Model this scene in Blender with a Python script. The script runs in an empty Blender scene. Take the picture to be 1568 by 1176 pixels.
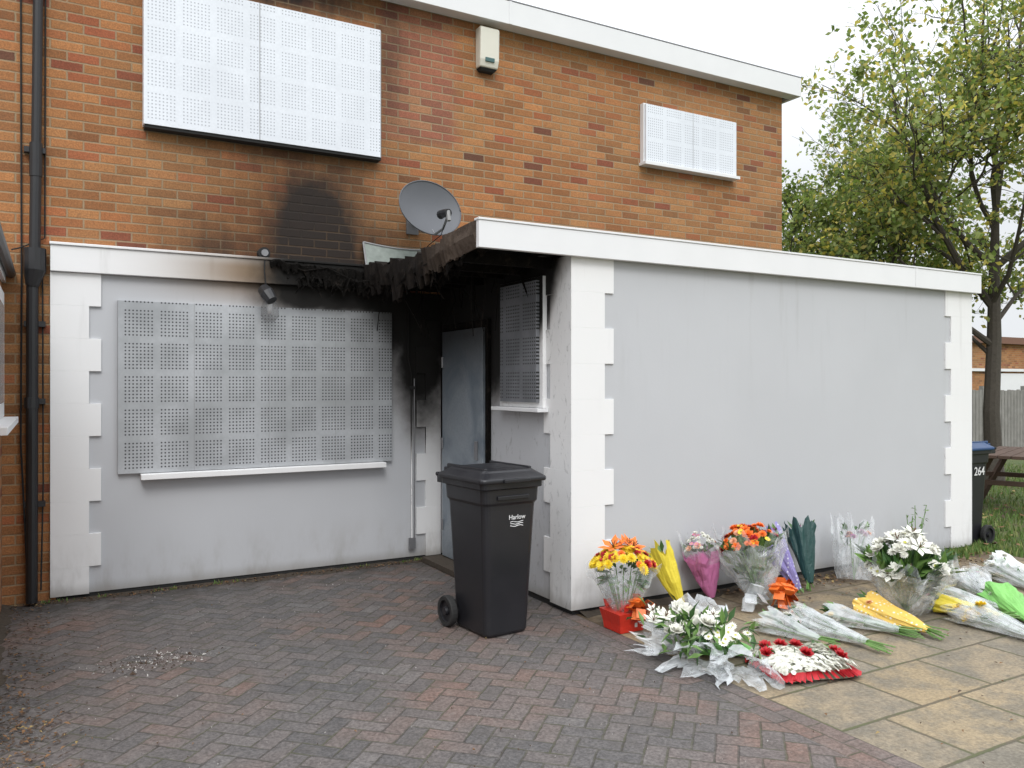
import bpy, math, random
from mathutils import Vector, Matrix, noise
R=random.Random(7)
sc=bpy.context.scene
sc.view_settings.view_transform='Standard'
sc.view_settings.look='None'
sc.view_settings.exposure=0

# ---------------------------------------------------------------- node helper
class G:
    def __init__(s,name,principled=True):
        s.mat=bpy.data.materials.new(name); s.mat.use_nodes=True; s.nt=s.mat.node_tree
        s.nt.nodes.clear()
        s.out=s.n('ShaderNodeOutputMaterial'); s._p=None; s._on=None
        if principled:
            s.b=s.n('ShaderNodeBsdfPrincipled'); s.l(s.b.outputs[0],s.out.inputs[0])
    def n(s,t): return s.nt.nodes.new(t)
    def l(s,a,b): s.nt.links.new(a,b)
    def put(s,inp,v):
        if isinstance(v,(int,float)): inp.default_value=v
        elif isinstance(v,(tuple,list)):
            inp.default_value=tuple(v)+((1,) if len(v)==3 and len(inp.default_value)==4 else ())
        else: s.l(v,inp)
    def m(s,op,*a,clamp=False):
        n=s.n('ShaderNodeMath'); n.operation=op; n.use_clamp=clamp
        for i,v in enumerate(a): s.put(n.inputs[i],v)
        return n.outputs[0]
    def pos(s):
        if s._p is None:
            g=s.n('ShaderNodeNewGeometry'); s.geo=g
            x=s.n('ShaderNodeSeparateXYZ'); s.l(g.outputs['Position'],x.inputs[0]); s._p=x.outputs
        return s._p
    def posv(s): s.pos(); return s.geo.outputs['Position']
    def nrm(s):
        s.pos()
        if s._on is None:
            x=s.n('ShaderNodeSeparateXYZ'); s.l(s.geo.outputs['True Normal'],x.inputs[0]); s._on=x.outputs
        return s._on
    def obj(s):
        t=s.n('ShaderNodeTexCoord'); return t.outputs['Object']
    def noise(s,scale,detail=3,vec=None,rough=.55,dist=0):
        n=s.n('ShaderNodeTexNoise'); n.inputs['Scale'].default_value=scale; n.inputs['Detail'].default_value=detail
        n.inputs['Roughness'].default_value=rough; n.inputs['Distortion'].default_value=dist
        s.l(vec if vec is not None else s.posv(),n.inputs['Vector']); return n.outputs[0]
    def comb(s,x,y,z=0.):
        n=s.n('ShaderNodeCombineXYZ'); s.put(n.inputs[0],x); s.put(n.inputs[1],y); s.put(n.inputs[2],z); return n.outputs[0]
    def white(s,vec):
        n=s.n('ShaderNodeTexWhiteNoise'); n.noise_dimensions='3D'; s.l(vec,n.inputs['Vector']); return n.outputs['Value']
    def ss(s,x,a,b,lo=0.,hi=1.):
        n=s.n('ShaderNodeMapRange'); n.interpolation_type='SMOOTHSTEP'
        s.put(n.inputs[0],x); n.inputs[1].default_value=a; n.inputs[2].default_value=b; n.inputs[3].default_value=lo; n.inputs[4].default_value=hi
        return n.outputs[0]
    def mix(s,f,a,b,mode='MIX'):
        n=s.n('ShaderNodeMix'); n.data_type='RGBA'; n.blend_type=mode
        s.put(n.inputs[0],f); s.put(n.inputs[6],a); s.put(n.inputs[7],b); return n.outputs[2]
    def ramp(s,f,stops,const=False):
        n=s.n('ShaderNodeValToRGB'); cr=n.color_ramp
        if const: cr.interpolation='CONSTANT'
        while len(cr.elements)<len(stops): cr.elements.new(.5)
        for e,(p,c) in zip(cr.elements,stops): e.position=p; e.color=tuple(c)+(1,)
        s.put(n.inputs[0],f); return n.outputs[0]
    def gauss(s,terms):
        q=None
        for v,c,w in terms:
            d=s.m('DIVIDE',s.m('SUBTRACT',v,c),w); d=s.m('MULTIPLY',d,d)
            q=d if q is None else s.m('ADD',q,d)
        return s.m('EXPONENT',s.m('MULTIPLY',q,-1.))
    def bump(s,h,strength=.5,dist=.01):
        n=s.n('ShaderNodeBump'); n.inputs['Strength'].default_value=strength; n.inputs['Distance'].default_value=dist
        s.put(n.inputs['Height'],h); s.l(n.outputs[0],s.b.inputs['Normal'])
    def fin(s,col,rough=.8,metal=0.,spec=None):
        s.put(s.b.inputs['Base Color'],col); s.put(s.b.inputs['Roughness'],rough); s.put(s.b.inputs['Metallic'],metal)
        if spec is not None: s.b.inputs['Specular IOR Level'].default_value=spec
        return s.mat
    def bond(s,u,v,W,H,joint,off=.5,seed=0.):
        r=s.m('DIVIDE',v,H); row=s.m('FLOOR',r); fv=s.m('SUBTRACT',r,row)
        par=s.m('MULTIPLY',s.m('FLOORED_MODULO',row,2.),off)
        c=s.m('ADD',s.m('DIVIDE',u,W),par); col=s.m('FLOOR',c); fu=s.m('SUBTRACT',c,col)
        du=s.m('MULTIPLY',s.m('MINIMUM',fu,s.m('SUBTRACT',1.,fu)),W)
        dv=s.m('MULTIPLY',s.m('MINIMUM',fv,s.m('SUBTRACT',1.,fv)),H)
        d=s.m('MINIMUM',du,dv)
        return s.ss(d,joint*.3,joint*.75,1.,0.), s.comb(col,row,seed)
    def soot(s):
        """fire soot as a function of place: front walls (y about 7.1) and the porch side wall"""
        X,Y,Z=s.pos(); nx=s.nrm()[0]
        side=s.m('LESS_THAN',nx,-.5)
        back=s.m('GREATER_THAN',Y,6.92)
        nz=s.noise(3.2,5,rough=.62); n2=s.noise(14,4)
        a=s.m('MULTIPLY',s.gauss([(X,3.25,.78),(Z,2.8,.9)]),2.)
        b=s.m('MULTIPLY',s.ss(Z,2.16,2.42),s.ss(X,1.15,2.05))
        c=s.m('MULTIPLY',s.m('MULTIPLY',s.gauss([(X,3.04,.28)]),s.ss(Z,.8,1.95)),1.1)
        f=s.m('MAXIMUM',s.m('MAXIMUM',a,b),c)
        f=s.m('MULTIPLY',f,s.m('MULTIPLY',back,s.m('SUBTRACT',1.,side)))
        t=s.m('ADD',Z,s.m('MULTIPLY',s.m('SUBTRACT',Y,5.3),.45))
        g=s.m('MULTIPLY',s.m('MULTIPLY',s.ss(t,1.55,2.2),s.ss(s.m('ADD',Y,s.m('MULTIPLY',Z,.45)),6.0,6.28)),side)
        tot=s.m('ADD',f,g)
        mod=s.m('ADD',s.m('MULTIPLY',s.m('SUBTRACT',nz,.5),.9),s.m('MULTIPLY',s.m('SUBTRACT',n2,.5),.3))
        amt=s.m('MULTIPLY',mod,s.m('MULTIPLY',tot,s.m('SUBTRACT',1.6,tot)))
        return s.m('ADD',tot,amt,clamp=True)

def simple(name,col,rough=.6,metal=0.,var=.12,scale=20,bump=0.,spec=None,objc=False):
    g=G(name); v=g.obj() if objc else None
    n=g.noise(scale,4,vec=v)
    c=g.mix(n,tuple(x*(1-var) for x in col),tuple(min(1,x*(1+var)) for x in col))
    if bump: g.bump(n,bump,.005)
    return g.fin(c,rough,metal,spec)

# ---------------------------------------------------------------- materials
def mat_brick(name,axis=0,soot=True):
    g=G(name); P=g.pos(); u=P[axis]; Z=P[2]
    wob=g.m('MULTIPLY',g.m('SUBTRACT',g.noise(35,2),.5),.007)
    mort,idv=g.bond(g.m('ADD',u,wob),g.m('ADD',Z,wob),.225,.075,.012)
    w=g.white(idv); wv=g.white(g.comb(g.m('MULTIPLY',w,7.),w,4.))
    col=g.ramp(w,[(0,(.25,.12,.055)),(.05,(.32,.155,.065)),(.3,(.39,.195,.080)),(.6,(.46,.24,.100)),(.84,(.42,.20,.082)),(.93,(.40,.155,.07)),(.98,(.30,.10,.055)),(1,(.14,.07,.045))])
    col=g.mix(wv,g.mix(1.,col,(.84,.84,.84),'MULTIPLY'),g.mix(1.,col,(1.08,1.08,1.08),'MULTIPLY'))
    big=g.noise(.9,3); big2=g.noise(2.5,3)
    col=g.mix(g.ss(big,.35,.7),col,g.mix(1.,col,(1.02,.88,.80),'MULTIPLY'))
    col=g.mix(g.ss(big2,.45,.7,0.,.5),col,g.mix(1.,col,(.80,.80,.80),'MULTIPLY'))
    if axis==0:
        red=g.m('MULTIPLY',g.m('MULTIPLY',g.ss(u,2.62,2.7),g.ss(u,3.3,3.5,1.,0.)),g.ss(Z,3.85,4.0))
        w2=g.white(g.comb(g.m('ADD',w,3.),w,1.))
        rc=g.ramp(w2,[(0,(.22,.09,.065)),(.5,(.36,.13,.085)),(1,(.41,.21,.11))])
        col=g.mix(g.m('MULTIPLY',red,.85),col,rc)
    fine=g.noise(90,4,rough=.7); sm=g.noise(22,4,rough=.65)
    col=g.mix(g.ss(fine,.3,.75),g.mix(1.,col,(.68,.66,.64),'MULTIPLY'),g.mix(1.,col,(1.17,1.14,1.12),'MULTIPLY'))
    col=g.mix(g.ss(sm,.55,.8,0.,.45),col,(.15,.09,.05))
    mc=g.mix(g.noise(8,3),(.23,.165,.095),(.39,.30,.19))
    col=g.mix(g.m('MULTIPLY',mort,.85),col,mc)
    if soot:
        X,Y,Zz=P
        n=g.noise(3.5,5,rough=.65); n2=g.noise(1.6,3)
        stv=g.noise(1.,5,vec=g.comb(g.m('MULTIPLY',X,6.),0.,g.m('MULTIPLY',Zz,1.1)),rough=.6)
        front=g.m('LESS_THAN',Y,7.5)
        halo=g.m('MULTIPLY',g.gauss([(X,1.9,.8)]),g.ss(Zz,4.4,2.9))
        halo=g.m('ADD',halo,g.m('MULTIPLY',g.m('MULTIPLY',halo,g.m('SUBTRACT',n,.5)),1.3),clamp=True)
        col=g.mix(g.m('MULTIPLY',g.m('MULTIPLY',halo,front),.9),col,g.mix(1.,col,(.36,.29,.23),'MULTIPLY'))
        core=g.m('MULTIPLY',g.gauss([(g.m('ADD',X,g.m('MULTIPLY',Zz,.10)),2.34,.40)]),g.ss(Zz,4.0,2.65))
        core=g.m('MULTIPLY',core,2.1)
        right=g.m('MULTIPLY',g.gauss([(X,2.45,.45)]),g.ss(Zz,3.4,2.6,0.,1.1))
        left=g.m('MULTIPLY',g.gauss([(X,1.2,.5)]),g.ss(Zz,3.3,2.6,0.,.8))
        top=g.m('MULTIPLY',g.ss(Zz,4.72,5.05),g.gauss([(X,1.7,1.0)]))
        wins=g.m('MULTIPLY',g.m('MULTIPLY',g.gauss([(X,2.72,.18)]),g.ss(Zz,3.5,4.6)),.5)
        und=g.m('MULTIPLY',g.m('MULTIPLY',g.gauss([(X,1.85,.75)]),g.gauss([(Zz,3.62,.2)])),.6)
        t=core
        for q in (right,left,top,wins,und): t=g.m('MAXIMUM',t,q)
        lp=g.m('ADD',g.m('MULTIPLY',g.m('SUBTRACT',n,.5),.9),g.m('MULTIPLY',g.m('SUBTRACT',stv,.5),1.7))
        t=g.m('MINIMUM',t,1.25)
        t=g.m('ADD',t,g.m('MULTIPLY',lp,g.m('MULTIPLY',t,g.m('SUBTRACT',1.55,t))),clamp=True)
        t=g.m('MULTIPLY',t,front)
        keep=g.m('MULTIPLY',t,g.ss(g.m('MULTIPLY',mort,g.ss(n2,.4,.6)),0.,1.,.97,.68))
        col=g.mix(keep,col,(.016,.012,.010))
    h=g.m('ADD',g.m('MULTIPLY',mort,-1.),g.m('MULTIPLY',fine,.35))
    g.bump(h,.6,.006)
    return g.fin(col,.9)
M_brickX=mat_brick('brick_wall_material',0); M_brickY=mat_brick('brick_side_material',1,False)

def mat_render(name,base,soot=True,var=.02,stain=True):
    g=G(name); X,Y,Z=g.pos()
    n=g.noise(1.1,3); f=g.noise(45,4,rough=.7); st=g.noise(6,5,vec=g.comb(g.m('MULTIPLY',X,1.),g.m('MULTIPLY',Y,1.),g.m('MULTIPLY',Z,.35)),rough=.65)
    col=g.mix(g.ss(n,.3,.7),tuple(b*(1-var) for b in base),tuple(min(1,b*(1+var)) for b in base))
    if stain:
        k=g.m('MULTIPLY',g.ss(Z,.55,.0),g.ss(st,.40,.70),clamp=True)
        col=g.mix(g.m('MULTIPLY',k,.42),col,(.26,.24,.21))
        run=g.noise(7,4,vec=g.comb(g.m('MULTIPLY',X,1.3),g.m('MULTIPLY',Y,1.3),g.m('MULTIPLY',Z,.12)),rough=.6)
        col=g.mix(g.m('MULTIPLY',g.ss(run,.54,.75,0.,.22),g.ss(Z,1.2,2.6)),col,(.25,.24,.22))
        sc1=g.noise(9,6,rough=.8,dist=1.5)
        col=g.mix(g.ss(sc1,.67,.78,0.,.28),col,(.2,.19,.18))
        lowd=g.ss(Z,.14,.03,0.,.5); col=g.mix(lowd,col,(.2,.18,.15))
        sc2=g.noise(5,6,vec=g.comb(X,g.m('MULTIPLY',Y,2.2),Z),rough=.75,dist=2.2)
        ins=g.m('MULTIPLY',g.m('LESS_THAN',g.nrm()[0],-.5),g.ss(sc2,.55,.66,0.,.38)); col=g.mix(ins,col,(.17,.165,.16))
    if soot:
        br=g.m('MULTIPLY',g.m('MULTIPLY',g.gauss([(X,1.5,.65)]),g.m('GREATER_THAN',Y,6.95)),g.m('MULTIPLY',g.ss(Z,2.2,2.58),g.ss(Z,2.74,2.62,.5,1.)))
        col=g.mix(g.m('MULTIPLY',br,.95,clamp=True),col,(.22,.145,.08))
        s=g.soot()
        col=g.mix(g.m('MULTIPLY',g.ss(s,.0,.5),.35),col,(.16,.11,.07))
        col=g.mix(g.ss(s,.03,.8),col,(.010,.009,.008))
    g.bump(f,.18,.003)
    return g.fin(col,.75,0,.3)
M_grey=mat_render('grey_render_material',(.50,.51,.53))
M_white=mat_render('white_quoin_material',(.79,.79,.79),var=.015)
M_fascia=simple('white_fascia_material',(.77,.775,.785),.4,0,.05,3)
M_fdark=simple('frame_grey',(.25,.25,.25),.5)
def mat_perf(name,base,hole,metal,rough,axis=0,u0=0.,v0=0.,soot=False,P=.262,hr=.30,vv=(.86,1.08)):
    g=G(name); p=g.pos(); u=g.m('SUBTRACT',p[axis],u0); v=g.m('SUBTRACT',p[2],v0)
    pit=.0275; nn=8
    def ax(c):
        f=g.m('MULTIPLY',g.m('FRACT',g.m('DIVIDE',c,P)),P)
        ins=g.m('LESS_THAN',f,pit*nn)
        q=g.m('SUBTRACT',g.m('FRACT',g.m('DIVIDE',f,pit)),.5)
        return ins,g.m('MULTIPLY',q,q)
    i1,q1=ax(u); i2,q2=ax(v)
    d=g.m('SQRT',g.m('ADD',q1,q2))
    h=g.m('MULTIPLY',g.m('MULTIPLY',i1,i2),g.ss(d,hr-.1,hr,1.,0.))
    n=g.noise(2.2,4,rough=.6); vo=g.noise(60,2)
    c=g.mix(g.ss(n,.3,.7),tuple(b*vv[0] for b in base),tuple(min(1,b*vv[1]) for b in base))
    c=g.mix(g.ss(vo,.35,.65,0.,.25),c,tuple(b*.8 for b in base))
    c=g.mix(h,c,hole)
    if soot:
        s=g.soot(); c=g.mix(g.ss(s,.05,1.,0.,.85),c,(.03,.028,.026))
    rg=g.ss(n,.3,.7,rough-.08,rough+.1)
    return g.fin(c,rg,metal)
M_perfL=mat_perf('perforated_steel_shutter',(.44,.455,.475),(.06,.06,.065),.4,.40,0,.50,.975,True,hr=.29,vv=(.8,1.12))
M_perfU=mat_perf('white_perforated_shutter',(.76,.795,.85),(.42,.44,.48),.05,.4,0,.66,3.74,hr=.27,vv=(.95,1.03))
M_perfU2=mat_perf('white_perforated_shutter_small',(.76,.795,.85),(.42,.44,.48),.05,.4,0,5.68,4.09,hr=.27,vv=(.95,1.03))
M_perfS=mat_perf('perforated_steel_shutter_side',(.25,.26,.28),(.03,.03,.03),.4,.45,1,5.22,1.53,False,vv=(.6,1.1))
def mat_doorsteel():
    g=G('steel_door_sheet'); X,Y,Z=g.pos()
    n=g.noise(2.5,5,rough=.6,dist=.6); f=g.noise(50,2)
    c=g.mix(g.ss(n,.3,.7),(.18,.22,.26),(.38,.42,.46)); c=g.mix(g.ss(f,.4,.6,0.,.3),c,(.24,.27,.30))
    t=g.m('ADD',g.ss(Z,1.45,2.2),g.m('MULTIPLY',g.m('SUBTRACT',n,.5),.8),clamp=True)
    c=g.mix(g.m('MULTIPLY',t,.85),c,(.03,.028,.026))
    g.bump(n,.4,.03)
    return g.fin(c,.42,.4)
M_door=mat_doorsteel()
def mat_char():
    g=G('charred_timber'); n=g.noise(7,6,rough=.7); n2=g.noise(40,4,rough=.7)
    c=g.ramp(n,[(0,(.005,.004,.004)),(.55,(.009,.008,.007)),(.66,(.03,.024,.02)),(.72,(.010,.009,.009)),(1,(.015,.013,.012))])
    v=g.ss(n2,.68,.76,0.,.5); c=g.mix(v,c,(.20,.175,.15))
    g.bump(n2,1.,.02); return g.fin(c,.95,0,.12)
M_char=mat_char()
def mat_scorch():
    g=G('scorched_fascia'); X,Y,Z=g.pos(); n=g.noise(9,6,rough=.7)
    c=g.ramp(n,[(0,(.02,.016,.013)),(.45,(.065,.048,.037)),(.6,(.115,.088,.07)),(1,(.18,.15,.12))])
    t=g.m('ADD',g.ss(Y,5.1,5.9),g.m('MULTIPLY',g.m('SUBTRACT',n,.5),1.2),clamp=True)
    c=g.mix(t,c,(.010,.008,.007)); g.bump(n,.8,.015); return g.fin(c,.9,0,.15)
M_scorch=mat_scorch()
M_black=simple('black_plastic',(.018,.018,.02),.4,0,.2,8)
M_felt=simple('roof_felt',(.10,.11,.10),.9,0,.3,12,.3)
M_leadgreen=simple('mossy_flashing',(.23,.26,.235),.6,0,.4,18,.3)
M_dish=simple('dish_grey',(.105,.11,.122),.5,0,.12,5)
M_alarm=simple('alarm_cream',(.70,.68,.59),.45,0,.04,5)
M_dark=simple('dark_gap_and_shadow',(.02,.02,.02),.9)
M_lead=simple('metal_bracket',(.25,.25,.26),.45,.6,.2,20)
M_pane=simple('window_pane',(.45,.48,.50),.15,0,.1,2)

# ground materials
def mat_block():
    g=G('block_paving_material'); X,Y,Z=g.pos()
    s=math.sqrt(.5); k=.102
    wob=g.m('MULTIPLY',g.m('SUBTRACT',g.noise(12,3),.5),.014)
    a=g.m('DIVIDE',g.m('ADD',g.m('MULTIPLY',g.m('ADD',X,Y),s),wob),k)
    b=g.m('DIVIDE',g.m('ADD',g.m('MULTIPLY',g.m('SUBTRACT',Y,X),s),wob),k)
    i=g.m('FLOOR',a); j=g.m('FLOOR',b); fx=g.m('SUBTRACT',a,i); fy=g.m('SUBTRACT',b,j)
    mm=g.m('FLOORED_MODULO',g.m('SUBTRACT',i,j),4.)
    def eq(v): return g.m('COMPARE',mm,float(v),.25)
    e1,e2=eq(1),eq(2)
    hor=g.m('LESS_THAN',mm,1.5); ver=g.m('SUBTRACT',1.,hor)
    uh=g.m('ADD',fx,e1); vv=g.m('ADD',fy,e2)
    dh=g.m('MINIMUM',g.m('MINIMUM',uh,g.m('SUBTRACT',2.,uh)),g.m('MINIMUM',fy,g.m('SUBTRACT',1.,fy)))
    dv=g.m('MINIMUM',g.m('MINIMUM',fx,g.m('SUBTRACT',1.,fx)),g.m('MINIMUM',vv,g.m('SUBTRACT',2.,vv)))
    d=g.m('ADD',g.m('MULTIPLY',dh,hor),g.m('MULTIPLY',dv,ver))
    idv=g.comb(g.m('SUBTRACT',i,e1),g.m('SUBTRACT',j,e2),ver)
    joint=g.ss(d,.02,.085,1.,0.)
    return g,joint,idv
def finish_block(g,joint,idv):
    X,Y,Z=g.pos()
    w=g.white(idv); big=g.noise(.6,4); f=g.noise(60,5,rough=.8); mid=g.noise(5,4,rough=.6); m2=g.noise(16,4,rough=.7); pat=g.noise(1.8,5,rough=.7)
    c=g.ramp(w,[(0,(.115,.104,.10)),(.35,(.145,.122,.115)),(.6,(.16,.122,.107)),(.85,(.185,.118,.096)),(1,(.15,.138,.132))])
    grey=g.mix(w,(.088,.086,.087),(.135,.13,.128))
    c=g.mix(g.m('MULTIPLY',g.ss(big,.42,.62,1.,0.),.8),c,grey)
    c=g.mix(g.ss(f,.3,.75),g.mix(1.,c,(.52,.51,.51),'MULTIPLY'),g.mix(1.,c,(1.45,1.45,1.45),'MULTIPLY'))
    c=g.mix(g.ss(m2,.5,.75,0.,.4),c,(.20,.18,.165))
    c=g.mix(g.ss(mid,.5,.75,0.,.35),c,(.075,.066,.058))
    c=g.mix(g.ss(pat,.52,.75,0.,.6),c,(.085,.075,.068))
    jc=g.mix(g.ss(mid,.4,.6),(.05,.045,.038),(.07,.07,.042))
    c=g.mix(g.m('MULTIPLY',joint,g.ss(m2,.3,.7,.95,.4)),c,jc)
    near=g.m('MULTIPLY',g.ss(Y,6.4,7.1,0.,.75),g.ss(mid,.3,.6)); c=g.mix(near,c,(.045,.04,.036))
    g.bump(g.m('ADD',g.m('MULTIPLY',joint,-1.),g.m('MULTIPLY',f,.35)),.6,.006)
    return g.fin(c,g.ss(mid,.3,.7,.6,.85),0,.35)
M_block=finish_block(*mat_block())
def mat_edge():
    g=G('edging_block_material'); X,Y,Z=g.pos()
    j,idv=g.bond(Y,g.m('SUBTRACT',X,3.28),.202,.102,.009)
    return finish_block(g,j,idv)
M_edge=mat_edge()
def mat_slab():
    g=G('paving_slab_material'); X,Y,Z=g.pos()
    wob=g.m('MULTIPLY',g.m('SUBTRACT',g.noise(9,4,rough=.7),.5),.02)
    j,idv=g.bond(g.m('ADD',g.m('SUBTRACT',X,3.28),wob),g.m('ADD',g.m('ADD',Y,.15),wob),.62,.46,.018,.5)
    w=g.white(idv); f=g.noise(55,5,rough=.75); mid=g.noise(3.2,6,rough=.7); big=g.noise(1.1,3); sp=g.noise(18,4,rough=.7)
    c=g.ramp(w,[(0,(.25,.20,.135)),(.4,(.33,.26,.165)),(.7,(.28,.23,.165)),(1,(.23,.205,.165))])
    c=g.mix(g.ss(big,.45,.7,0.,.5),c,(.38,.29,.175))
    c=g.mix(g.ss(mid,.40,.62,0.,.8),c,(.165,.15,.125))
    c=g.mix(g.ss(sp,.55,.72,0.,.5),c,(.13,.115,.09))
    c=g.mix(g.ss(f,.3,.75),g.mix(1.,c,(.70,.69,.67),'MULTIPLY'),g.mix(1.,c,(1.2,1.2,1.17),'MULTIPLY'))
    c=g.mix(g.m('MULTIPLY',j,.85),c,g.mix(g.ss(mid,.4,.6),(.085,.072,.052),(.08,.09,.038)))
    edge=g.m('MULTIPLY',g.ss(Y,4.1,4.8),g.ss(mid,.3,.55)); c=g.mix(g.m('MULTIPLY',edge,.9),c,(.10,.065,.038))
    g.bump(g.m('ADD',g.m('MULTIPLY',j,-1.),g.m('MULTIPLY',f,.4)),.6,.006)
    return g.fin(c,.8,0,.3)
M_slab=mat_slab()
def mat_ground():
    g=G('grass_ground_material'); n=g.noise(1.2,5,rough=.65); f=g.noise(25,5,rough=.75)
    c=g.mix(g.ss(n,.35,.7),(.08,.115,.03),(.13,.135,.05)); c=g.mix(g.ss(f,.4,.7,0.,.6),c,(.04,.06,.018))
    g.bump(f,1.,.03); return g.fin(c,.95)
M_ground=mat_ground()
M_soil=simple('soil_material',(.055,.042,.03),.95,0,.4,30,1.)

# ---------------------------------------------------------------- mesh builder
class B:
    def __init__(s): s.v=[];s.f=[];s.m=[];s.mats=[]
    def mi(s,mat):
        if mat not in s.mats: s.mats.append(mat)
        return s.mats.index(mat)
    def add(s,vs,fs,mat):
        o=len(s.v); s.v.extend([tuple(v) for v in vs]); k=s.mi(mat)
        for f in fs: s.f.append([i+o for i in f]); s.m.append(k)
    def box(s,x0,x1,y0,y1,z0,z1,mat):
        vs=[(x,y,z) for z in (z0,z1) for y in (y0,y1) for x in (x0,x1)]
        s.add(vs,[(0,2,3,1),(4,5,7,6),(0,1,5,4),(2,6,7,3),(0,4,6,2),(1,3,7,5)],mat)
    def loft(s,rings,mat,cap0=True,cap1=True,closed=True):
        n=len(rings[0]); vs=[p for r in rings for p in r]; fs=[]
        for k in range(len(rings)-1):
            for i in range(n if closed else n-1):
                a=k*n+i; b=k*n+(i+1)%n; fs.append((a,b,b+n,a+n))
        if cap0: fs.append(tuple(range(n-1,-1,-1)))
        if cap1: fs.append(tuple(range((len(rings)-1)*n,len(rings)*n)))
        s.add(vs,fs,mat)
    def tube(s,pts,rad,mat,n=8,cap=True):
        pts=[Vector(p) for p in pts]
        if isinstance(rad,(int,float)): rad=[rad]*len(pts)
        rings=[]; prev=None
        for i,p in enumerate(pts):
            t=(pts[min(i+1,len(pts)-1)]-pts[max(i-1,0)]).normalized()
            if prev is None:
                a=Vector((0,0,1)) if abs(t.z)<.9 else Vector((1,0,0)); u=t.cross(a).normalized()
            else:
                u=prev-t*prev.dot(t)
                if u.length<1e-5: u=t.orthogonal()
                u.normalize()
            prev=u; w=t.cross(u)
            rings.append([p+(u*math.cos(2*math.pi*k/n)+w*math.sin(2*math.pi*k/n))*rad[i] for k in range(n)])
        s.loft(rings,mat,cap,cap)
    def build(s,name,parent=None,bevel=0,smooth=False,loc=None,rot=0):
        me=bpy.data.meshes.new(name); me.from_pydata(s.v,[],s.f)
        for m in s.mats: me.materials.append(m)
        me.polygons.foreach_set('material_index',s.m)
        if smooth: me.polygons.foreach_set('use_smooth',[True]*len(s.f))
        me.update()
        o=bpy.data.objects.new(name,me); sc.collection.objects.link(o)
        if loc: o.location=loc
        o.rotation_euler[2]=rot
        if parent: o.parent=parent
        if bevel:
            md=o.modifiers.new('bevel','BEVEL'); md.width=bevel; md.segments=2; md.limit_method='ANGLE'
        return o
def empty(name,loc=(0,0,0),rot=0):
    o=bpy.data.objects.new(name,None); sc.collection.objects.link(o); o.location=loc; o.rotation_euler[2]=rot; return o

# ---------------------------------------------------------------- GROUND
b=B(); b.add([(-400,-400,-.012),(400,-400,-.012),(400,400,-.012),(-400,400,-.012)],[(0,1,2,3)],M_ground); b.build('grass_ground')
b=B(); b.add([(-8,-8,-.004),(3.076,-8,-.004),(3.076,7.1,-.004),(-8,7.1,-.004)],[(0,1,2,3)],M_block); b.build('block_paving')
b=B(); b.add([(3.076,-8,-.004),(3.28,-8,-.004),(3.28,4.9,-.004),(3.076,4.9,-.004)],[(0,1,2,3)],M_edge)
b.add([(3.076,4.9,-.004),(3.28,4.9,-.004),(3.28,7.1,-.004),(3.076,7.1,-.004)],[(0,1,2,3)],M_block); b.build('paving_edging')
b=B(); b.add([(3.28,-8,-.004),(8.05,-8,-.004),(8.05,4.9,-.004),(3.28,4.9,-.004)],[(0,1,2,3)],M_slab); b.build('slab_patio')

# ---------------------------------------------------------------- MAIN HOUSE
H=empty('brick_house')
b=B(); b.box(-7,7.85,7.12,13.5,-.01,5.2,M_brickX)
o=b.build('brick_walls',H)
b=B(); b.box(7.85,7.853,7.125,13.5,0,5.19,M_brickY); b.build('gable_wall',H)
b=B(); b.box(-7.05,8.0,6.95,6.99,5.165,5.39,M_fascia); b.box(7.96,8.0,6.99,13.6,5.165,5.39,M_fascia)
b.box(-7.05,7.96,6.99,13.6,5.20,5.33,M_felt); b.box(-7.05,7.96,6.992,7.118,5.175,5.198,M_fascia)
b.box(3.9,3.93,6.944,6.95,5.165,5.39,M_fascia)
b.box(-7.05,8.003,6.947,6.995,5.392,5.405,M_lead)
b.build('roof_fascia',H,.004)
b=B(); b.tube([(6.0,8.2,5.3),(6.0,8.2,5.75)],.05,M_lead,10); b.tube([(6.0,8.2,5.75),(6.0,8.2,5.82)],.07,M_lead,10); b.build('roof_vent',H)
# lower left rendered wall
b=B(); b.box(.03,3.3,7.1,7.118,.04,2.5,M_grey); b.build('rendered_wall',H)
b=B(); b.box(.04,3.3,7.108,7.117,-.004,.038,M_dark); b.build('plinth',H)
b=B(); b.box(0.0,2.47,7.045,7.118,2.503,2.70,M_white); b.box(-.005,2.47,7.03,7.118,2.702,2.722,M_white); b.build('wall_band',H,.004)
def quoin_z(k,h=.2505,top=2.5): return max(.035,top-(k+1)*h), top-k*h
b=B()
for k in range(10):
    z0,z1=quoin_z(k); w=.345 if k%2==0 else .262
    b.box(.0,w,7.078,7.116,z0,z1,M_white)
    w=2.98 if k%2==0 else 3.075
    if k>0: b.box(w,3.228,7.078,7.0995,z0,z1,M_white)
b.build('quoins_rear',H,.0015)
# extension
b=B(); b.box(3.24,8.02,4.86,7.115,.045,2.6,M_grey); b.build('extension_walls',H)
b=B(); b.box(3.255,8.0,4.875,7.1,-.004,.043,M_dark); b.build('extension_plinth',H)
b=B()
for k in range(10):
    z0,z1=quoin_z(k,.2575,2.57)
    wf,ws=(3.60,5.22) if k%2==0 else (3.52,5.13)
    b.box(3.226,wf,4.846,ws,z0,z1,M_white)
    wf=7.60 if k%2==0 else 7.69
    b.box(wf,8.034,4.846,5.2,z0,z1,M_white)
b.build('quoins_front',H,.0012)
b=B(); b.box(2.46,8.10,4.79,4.832,2.555,2.735,M_fascia); b.box(8.06,8.10,4.832,7.11,2.555,2.735,M_fascia)
b.box(2.455,8.105,4.783,4.85,2.737,2.752,M_fascia); b.box(7.05,7.08,4.786,4.79,2.555,2.735,M_fascia)
b.build('extension_fascia',H,.004)
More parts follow.
